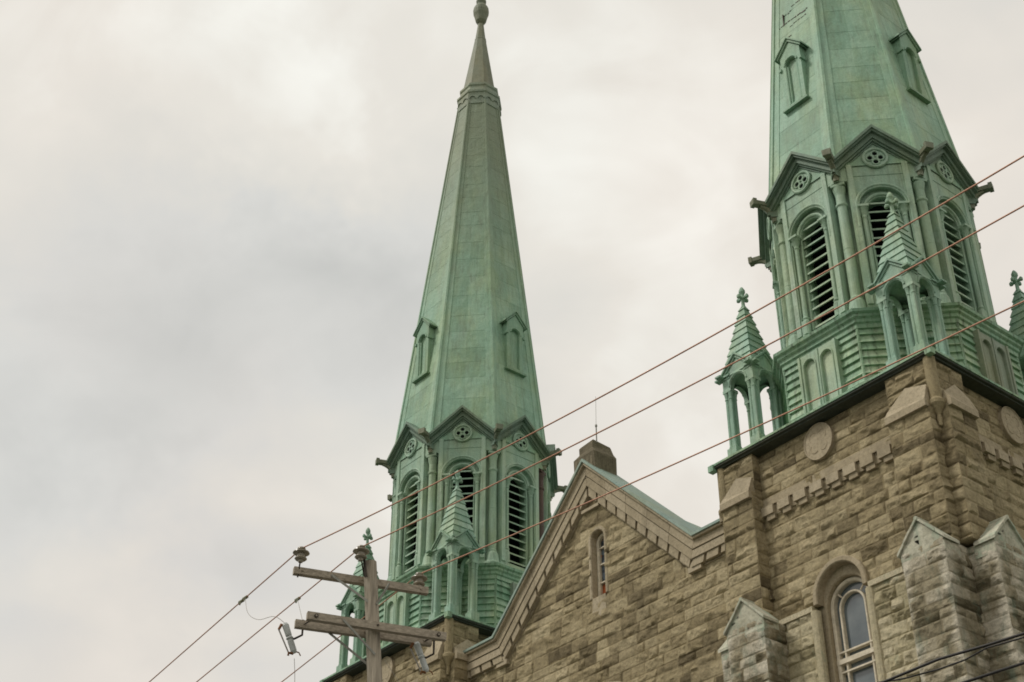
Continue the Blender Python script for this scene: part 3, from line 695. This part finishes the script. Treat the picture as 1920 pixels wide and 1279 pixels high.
# ---- gabled front between the towers
OUT = [(-6.95, 23.1), (-4.85, 23.1), (0, 27.9), (4.85, 23.1), (6.95, 23.1)]
def offs(o):
    res = []
    n = len(OUT)
    def nrm(a, b_):
        dx, dz = b_[0]-a[0], b_[1]-a[1]; l = math.hypot(dx, dz); return (dz/l, -dx/l)
    for i, p in enumerate(OUT):
        ns = []
        if i > 0: ns.append(nrm(OUT[i-1], p))
        if i < n-1: ns.append(nrm(p, OUT[i+1]))
        if len(ns) == 1: res.append((p[0]+ns[0][0]*o, p[1]+ns[0][1]*o)); continue
        m = (ns[0][0]+ns[1][0], ns[0][1]+ns[1][1]); k = o*2/(m[0]**2+m[1]**2); res.append((p[0]+m[0]*k, p[1]+m[1]*k))
    return res
def band(b, o0, o1, d0, d1, tone=.5, rr=None, seg=1.1):
    A, C = offs(o0), offs(o1)
    for i in range(4):
        L_ = math.hypot(A[i+1][0]-A[i][0], A[i+1][1]-A[i][1]); n = max(1, int(L_/seg)) if rr else 1
        for q in range(n):
            f0, f1 = q/n, (q+1)/n; lp = lambda P, f: (P[i][0]*(1-f)+P[i+1][0]*f, P[i][1]*(1-f)+P[i+1][1]*f)
            g = .0012 if rr else 0
            b.prism([lp(A, f0+g), lp(A, f1-g), lp(C, f1-g), lp(C, f0+g)], d0, d1+.003*(q % 2), F0, tone+(rr.uniform(-.18, .18) if rr else 0))
def gable_sheet(b):
    A = offs(.9)
    xs = np.array([p[0] for p in A]); zs = np.array([p[1] for p in A])
    def m(u, z):
        lim = np.interp(u, xs, zs)
        ok = z < lim
        ok &= ~(((np.abs(u-.22) < .33) & (z > 22.75) & (z < 24.9)) | ((u-.22)**2+(z-24.9)**2 < .33**2))
        ok &= ~((u**2+(z-16.85)**2) < 2.75**2)
        return ok
    ashlar(b, F0, -6.85, 6.85, 14, 27.2, 33, 2.95, mask=m, amp=.085, lens=(.34, .9), tj=.40, sm=.016)
def gable_wall(b):
    # closed core behind the rock-faced sheet, with the window opening left free
    b.box(-6.9, 6.9, .0, 2.4, 0, 22.2, .4, F0)
    b.prism([(-5, 22.2), (5, 22.2), (0, 27.0)], 0, 2.4, F0, .4)
    b.box(-6.9, 6.9, 2.4, 2.93, 0, 13.9, .4, F0)
    b.box(-6.9, -4.4, 2.4, 2.93, 13.9, 22.2, .4, F0); b.box(4.4, 6.9, 2.4, 2.93, 13.9, 22.2, .4, F0)
    b.prism([(-4.4, 20.4), (-.14, 20.4), (-.14, 26.45), (-4.4, 22.2)], 2.4, 2.93, F0, .4)
    b.prism([(4.4, 20.4), (.58, 20.4), (.58, 26.3), (4.4, 22.2)], 2.4, 2.93, F0, .4)
    b.prism([(-.14, 25.3), (.58, 25.3), (.58, 26.4), (-.14, 26.4)], 2.4, 2.93, F0, .4)
gw = part('gable_wall', 'gable_core', 'rock_stone', gable_wall, church)
part('gable_masonry', 'gable_masonry', 'rock_stone', gable_sheet, gw, recalc=False)
def gable_cornice(b):
    rr = random.Random(17)
    band(b, .085, .16, 2.3, 3.30, .7, rr, 1.3)
    band(b, .163, .42, 2.3, 3.20, .5, rr, 1.2)
    band(b, .42, .445, 2.3, 3.14, .1)
    band(b, .448, .70, 2.3, 3.17, .5, rr, 1.2)
    band(b, .70, .715, 2.3, 3.12, .1)
    band(b, .70, .92, 2.3, 3.03, .2)
    band(b, .965, 1.0, 2.3, 3.0, .3)
    A, C = offs(.716), offs(.945)
    for i in range(4):
        L_ = math.hypot(A[i+1][0]-A[i][0], A[i+1][1]-A[i][1]); n = max(1, round(L_/.62))
        for q in range(n):
            f0, f1 = (q+.1)/n, (q+.9)/n; lp = lambda P, f: (P[i][0]*(1-f)+P[i+1][0]*f, P[i][1]*(1-f)+P[i+1][1]*f)
            b.prism([lp(A, f0), lp(A, f1), lp(C, f1), lp(C, f0)], 2.3, 3.13, F0, .5+rr.uniform(-.15, .15))
    b.box(-.40, .46, 2.8, 3.08, 26.02, 26.13, .7, F0)
    for s in (-1, 1):                                  # kneeler stones at the feet
        b.prism([(s*4.35, 22.18), (s*4.62, 22.4), (s*4.9, 22.2), (s*4.9, 22.02), (s*4.35, 22.02)], 2.5, 3.10, F0, .65)
part('gable_cornice', 'gable_cornice', 'dressed_stone', gable_cornice, gw)
def gable_coping(b):
    band(b, 0, .083, 2.0, 3.36, .5)
    b.box(-6.95, -6.5, 2.6, 3.38, 23.03, 23.16, .5, F0)
part('gable_coping', 'gable_coping', 'gable_copper', gable_coping, gw)
def lancet_surround(b):
    rr = random.Random(23)
    archring(b, F0, .22, 22.85, 24.9, .31, .45, 2.985, 2.85, rr, n=12, di=2.5, jit=.25)
    b.prism([(-.12, 22.15), (.56, 22.15), (.53, 22.84), (-.09, 22.84)], 2.5, 2.975, F0, .7)
lw = part('lancet_surround', 'lancet_surround', 'dressed_stone', lancet_surround, gw)
def lancet_frame(b):
    archring(b, F0, .22, 22.85, 24.88, .20, .315, 2.74, 2.6, n=12)
    for z in (23.45, 24.1, 24.7): b.box(.0, .44, 2.62, 2.7, z-.02, z+.02, .4, F0)
part('lancet_frame', 'lancet_frame', 'window_paint', lancet_frame, gw)
part('lancet_pane', 'lancet_pane', 'stained_glass', lambda b: b.prism([(-.08, 22.85), (.52, 22.85)]+arc(.30, 24.88, 14, .22)[::-1], 2.55, 2.62, F0), gw)
def rose_ring(b):
    archring(b, F0, 0, 0, 16.85, 2.62, 3.02, 3.08, 2.85, random.Random(31), True, 36, di=2.55)
part('rose_window_ring', 'rose_ring', 'dressed_stone', rose_ring, gw)
def rose_tracery(b):
    archring(b, F0, 0, 0, 16.85, 2.45, 2.64, 2.75, 2.6, None, True, 36)
    archring(b, F0, 0, 0, 16.85, .5, .62, 2.72, 2.6, None, True, 24)
    for k in range(12):
        a = k*PI/6; b.tube([F0(.6*math.cos(a), 2.66, 16.85+.6*math.sin(a)), F0(1.8*math.cos(a), 2.66, 16.85+1.8*math.sin(a))], .06, 8)
        archring(b, F0, 2.1*math.cos(a+PI/12), 0, 16.85+2.1*math.sin(a+PI/12), .33, .41, 2.72, 2.6, None, True, 14)
part('rose_tracery', 'rose_tracery', 'dressed_stone', rose_tracery, gw)
part('rose_pane', 'rose_pane', 'stained_glass', lambda b: b.prism([(2.62*math.cos(2*PI*i/40), 16.85+2.62*math.sin(2*PI*i/40)) for i in range(40)], 2.5, 2.6, F0), gw)
def gable_block(b):
    cx, cy = -.08, -2.66
    def ring(h, z): return [(cx-h, cy-h, z), (cx+h, cy-h, z), (cx+h, cy+h, z), (cx-h, cy+h, z)]
    lv = [(.50, 27.0), (.50, 28.12), (.40, 28.32), (.38, 28.58), (.34, 28.62)]
    for (h0, z0), (h1, z1) in zip(lv, lv[1:]):
        A, C = ring(h0, z0), ring(h1, z1)
        jt = lambda P, sd: [(x+.05*math.sin(9*x+13*y+7*z+sd), y+.05*math.sin(11*x+5*y+3*z), z+.03*math.sin(17*x+3*y)) for x, y, z in P]
        A, C = jt(A, 0), jt(C, 0)
        for i in range(4): b.face([A[i], A[(i+1) % 4], C[(i+1) % 4], C[i]], .3+.15*i)
    b.face(ring(.34, 28.62), .5)
    for k in range(-2, 3):
        b.box(cx+.49, cx+.53, cy+k*.19-.06, cy+k*.19+.06, 27.2, 28.05, .35); b.box(cx+k*.19-.06, cx+k*.19+.06, cy-.53, cy-.49, 27.2, 28.05, .5)
gb = part('gable_block', 'gable_block', 'old_stone', gable_block, church)
def rod(b):
    b.tube([(.38, -2.98, 28.5), (.38, -2.98, 29.15)], .022, 6); b.lathe([(0, 29.1), (.04, 29.13), (.04, 29.2), (0, 29.23)], 8, (.38, -2.98)); b.tube([(.38, -2.98, 29.2), (.40, -2.97, 30.35)], .007, 5)
part('lightning_rod', 'rod', 'galvanised', rod, gb)
def nave(b): b.box(-4.9, 4.9, 0, 38, 0, 21.5, .4)
nv = part('nave_wall', 'nave', 'rock_stone', lambda b: (b.box(-9, 9, 3.6, 40, 0, 20.5, .4)), church)
def nave_roof(b):
    b.prism([(-9.4, 20.4), (0, 27.2), (9.4, 20.4), (9.4, 20.2), (0, 27.0), (-9.4, 20.2)], -40.3, -3.4, F0, .5)
    b.prism([(-4.9, 22.3), (0, 27.15), (4.9, 22.3)], -3.5, 2.1, F0, .5)
part('nave_roof', 'nave_roof', 'gable_copper', nave_roof, church)

# ------------------------------------------------------------ utility pole
pole = bpy.data.objects.new('utility_pole', None); sc.collection.objects.link(pole)
PB = Vector((13.415, -18.809, 0)); PT = Vector((12.722, -19.876, 13.890)); pole.location = PB
pole['label'] = 'weathered grey wooden pole with three crossarms before the left tower'; pole['category'] = 'utility pole'
def pp(name, b, mat, parent=pole, smooth=False, label=None):
    b.v = [tuple(Vector(v)-PB) for v in b.v]
    return obj(name, b.data(name, mat, smooth), parent, label=label)
def pol(z): return PB.lerp(PT, z/13.890)
b = B(); rr = random.Random(4)
pts = [pol(z) for z in np.linspace(0, 13.85, 24)]; b.tube(pts, [.19-.0052*z for z in np.linspace(0, 13.85, 24)], 20)
post_o = pp('wooden_post', b, 'pole_wood')
def arm(p0, p1, w, h):
    b = B(); b.beam(p0, p1, w, h)
    for f in (.06, .5, .94):
        q = Vector(p0).lerp(Vector(p1), f); n = Vector((.947, -.325, 0)); b.tube([q-n*(w/2+.02), q+n*(w/2+.03)], .018, 6)
    return pp('crossarm', b, 'arm_wood')
A0, A1 = Vector((12.09, -21.04, 13.57)), Vector((12.90, -18.72, 13.57))
N0, N1 = Vector((12.61, -21.0, 12.54)), Vector((13.39, -18.65, 12.54))
R0, R1 = Vector((12.15, -20.95, 12.57)), Vector((12.99, -18.67, 12.57))
arm_top = arm(A0, A1, .11, .13); arm_near = arm(N0, N1, .10, .14); arm_far = arm(R0, R1, .10, .14)
b = B()
for f in (.06, .94):
    q0, q1 = N0.lerp(N1, f), R0.lerp(R1, f); b.tube([q0, q1], .014, 6)
    for q in (q0+Vector((.06, -.02, 0)), q1): b.tube([q-Vector((.947, -.325, 0))*.02, q+Vector((.947, -.325, 0))*.015], .035, 8)
b.tube([N0.lerp(N1, .5)+Vector((.08, -.03, 0)), R0.lerp(R1, .5)], .016, 6)
pp('through_bolt', b, 'iron')
def brace(p, q, name='brace'):
    b = B(); b.beam(p, q, .012, .04); pp(name, b, 'galvanised')
n_ = Vector((.947, -.325, 0)); ax = (A1-A0).normalized()
brace(A0.lerp(A1, .27)+n_*.07, pol(13.0)+n_*.10-ax*.03); brace(A0.lerp(A1, .70)+n_*.07, pol(13.0)+n_*.12+ax*.05)
brace(N0.lerp(N1, .25)+n_*.07, pol(12.05)+n_*.15-ax*.02); brace(R0.lerp(R1, .25)-n_*.02-Vector((0, 0, .07)), pol(11.95)-n_*.06-ax*.10)
def insulator(top, foot, label=None):
    b = B(); t_ = Vector(top)+Vector((0, 0, .01))
    z = t_.z; c = (t_.x, t_.y)
    b.lathe([(.04, z+.0), (.07, z-.005), (.075, z-.03), (.055, z-.045), (.08, z-.065), (.145, z-.09), (.15, z-.105), (.12, z-.12), (.07, z-.125), (.065, z-.175), (.10, z-.195), (.11, z-.215), (.09, z-.235), (.05, z-.24), (.04, z-.28)], 24, c)
    o = pp('insulator', b, 'porcelain', smooth=False, label=label)
    b = B(); b.tube([(c[0], c[1], z-.2), tuple(foot)], .014, 8)
    q = B(); q.v, q.f, q.t = b.v, b.f, b.t; q.v = [tuple(Vector(v)-PB) for v in q.v]; obj('pin', q.data('pin', 'iron'), o)
    return o
I1, I2, I3 = Vector((12.17, -21.0, 14.0)), Vector((12.91, -20.25, 14.0)), Vector((12.66, -18.74, 14.0))
I1 = Vector((12.20, -20.98, 13.98)); I2 = Vector((12.83, -20.14, 14.03)); I3 = Vector((12.82, -18.86, 13.90))
insulator(I1, (12.13, -20.97, 13.45)); insulator(I2, pol(13.55)+Vector((-.02, -.12, 0))); insulator(I3, (12.86, -18.86, 13.5))
b = B(); b.beam(pol(13.5)+Vector((.06, -.14, 0)), pol(13.9)+Vector((.10, -.20, .0)), .05, .02); pp('pole_top_bracket', b, 'iron')

def cutout(c, sgn=1):                                  # fuse cutout hanging from an arm end
    c = Vector(c); up = Vector((-.06, -.16, .42)).normalized(); side = Vector((-.45, -.88, -.05)).normalized()
    b = B(); P = [c+up*s for s in (-.28, -.24, -.05, -.03, .0, .03, .05, .24, .28)]
    b.tube(P, [.035, .055, .055, .045, .065, .045, .055, .06, .04], 14)
    o = pp('fuse_cutout', b, 'grey_porcelain')
    def sub(name, b, mat):
        b.v = [tuple(Vector(v)-PB) for v in b.v]; obj(name, b.data(name, mat), o)
    b = B(); top = c+up*.16+side*.14; bot = c-up*.28+side*.10
    b.tube([top, bot], .013, 8); sub('fuse_tube', b, 'thin_wire')
    b = B(); b.tube([c+up*.23, c+up*.25+side*.07, top], [.02, .03, .022], 8); b.tube([c-up*.23, c-up*.29+side*.04, bot, bot-up*.05+side*.02], [.03, .03, .022, .02], 8)
    b.tube([c-up*.24, c-up*.27-side*.08, c-up*.33-side*.09], .012, 6); sub('fuse_clip', b, 'rusty_metal')
    b = B(); e = c-side*.20+Vector((.02, -.0, .10)); b.tube([c, c-side*.08-Vector((0, 0, .01)), e-Vector((0, 0, .04)), e+Vector((0, 0, .10)), e+Vector((0, 0, .24))], .02, 8); sub('hanger', b, 'iron')
cutout((11.82, -20.84, 12.45)); cutout((12.98, -18.86, 12.25))
b = B(); q = R0.lerp(R1, .57)+Vector((.02, 0, -.1)); b.tube([q+Vector((0, 0, .2)), q, q-Vector((0, 0, .06)), q+Vector((-.1, -.06, -.14))], [.012, .012, .04, .05], 8); pp('bracket', b, 'iron')

# ---- wires
CF1, CF2 = 0.3305, 0.3485
J1, J2, J3 = (10.75, -21.119, 13.218), (11.131, -21.1, 12.965), (11.608, -21.054, 12.869)
CAB1 = [(25.463, -23.405, 6.559), (25.934, -23.302, 6.537), (26.45, -23.223, 6.59), (26.89, -23.182, 6.574), (27.249, -23.199, 6.546), (28.19, -23.373, 6.458)]
CAB2 = [(25.612, -23.301, 6.586), (26.117, -23.232, 6.533), (26.422, -23.206, 6.516), (26.692, -23.214, 6.508), (26.907, -23.216, 6.536), (27.263, -23.232, 6.5), (28.201, -23.407, 6.414)]
CAB3 = [(26.183, -23.065, 6.421), (26.542, -23.068, 6.399), (26.883, -23.092, 6.378), (27.168, -23.15, 6.341), (28.103, -23.32, 6.25)]
def wire(name, pts, r, mat, label, cat, group=None, sag=0, seg=24):
    b = B(); P = []
    pts = [Vector(p) for p in pts]
    for a, c in zip(pts, pts[1:]):
        for k in range(seg): f = k/seg; P.append(a.lerp(c, f)-Vector((0, 0, 4*sag*f*(1-f))))
    P.append(pts[-1]); b.tube(P, r, 6)
    o = obj(name, b.data(name, mat, True)); o['label'] = label; o['category'] = cat
    if group: o['group'] = group
    return o
def ext(a, c, k): a, c = Vector(a), Vector(c); return a+(c-a)*k
labs = ['top reddish wire, on the insulator at the far left arm end', 'middle reddish wire, on the insulator at the pole top', 'lowest reddish wire, on the insulator at the right arm end']
for (I, Rr, Ll, lb), sg in zip(((I1, (26.49, -19.77, 13.98), (5.01, -20.17, 13.98), labs[0]), (I2, (25.85, -18.93, 14.03), (5.56, -19.35, 14.03), labs[1]), (I3, (24.76, -17.38, 13.90), (6.87, -18.11, 13.90), labs[2])), (.19, .14, .09)):
    I = I-Vector((0, 0, .0))
    wire('power_line', [ext(I, Ll, 3), ext(I, Ll, 1.5)]+[I+(Vector(Rr)-I)*f-Vector((0, 0, 4*sg*f*(1-f))) for f in np.linspace(0, 1.3, 27).tolist()], .0125, 'copper_wire', lb, 'wire', 'reddish wires on the pole', seg=2)
b = B()
def jump(P, r=.005):
    P = [Vector(p) for p in P]; Q = []
    for i in range(len(P)-1):
        p0 = P[max(0, i-1)]; p1 = P[i]; p2 = P[i+1]; p3 = P[min(len(P)-1, i+2)]
        for k in range(6):
            t = k/6; Q.append(.5*((2*p1)+(p2-p0)*t+(2*p0-5*p1+4*p2-p3)*t*t+(3*p1-p0-3*p2+p3)*t**3))
    Q.append(P[-1]); b.tube(Q, r, 5)
jump([I1.lerp(Vector((5.01, -20.17, 13.98)), CF1), J1, J2, J3, Vector((11.80, -20.90, 12.68))])
jump([I2.lerp(Vector((5.56, -19.35, 14.03)), CF2), Vector((12.09, -20.78, 12.72))])
jump([(11.80, -20.7, 12.12), (11.74, -20.6, 11.5), (11.7, -20.5, 9.5)])
jump([(13.02, -18.75, 11.92), (13.25, -18.7, 11.4), (13.5, -18.3, 10.2)])
jump([(12.97, -19.62, 12.0), (13.05, -19.0, 11.3), (13.5, -18.3, 10.2)], .004)
pp('jumper_wire', b, 'thin_wire')
b = B()
L1 = lambda f: I1.lerp(Vector((5.01, -20.17, 13.98)), f)
L2 = lambda f: I2.lerp(Vector((5.56, -19.35, 14.03)), f)
for c in (L1(CF1), L1(CF1+.025), L2(CF2)):
    c = Vector(c); b.tube([c-Vector((.07, 0, 0)), c+Vector((.07, 0, 0))], .03, 8); b.tube([c, c-Vector((0, .03, .08))], .016, 6)
pp('wire_clamp', b, 'dull_copper')
wire('service_cable', CAB1, .012, 'black_cable', 'upper strand of the black cable pair, lower right before the corner buttress', 'cable', sag=.0, seg=10)
wire('service_cable', CAB2, .007, 'black_cable', 'thin lower strand of the black cable pair, lower right before the corner buttress', 'cable', sag=.0, seg=10)
wire('service_cable', CAB3, .012, 'black_cable', 'lone black cable in the extreme lower right corner', 'cable', sag=0, seg=10)
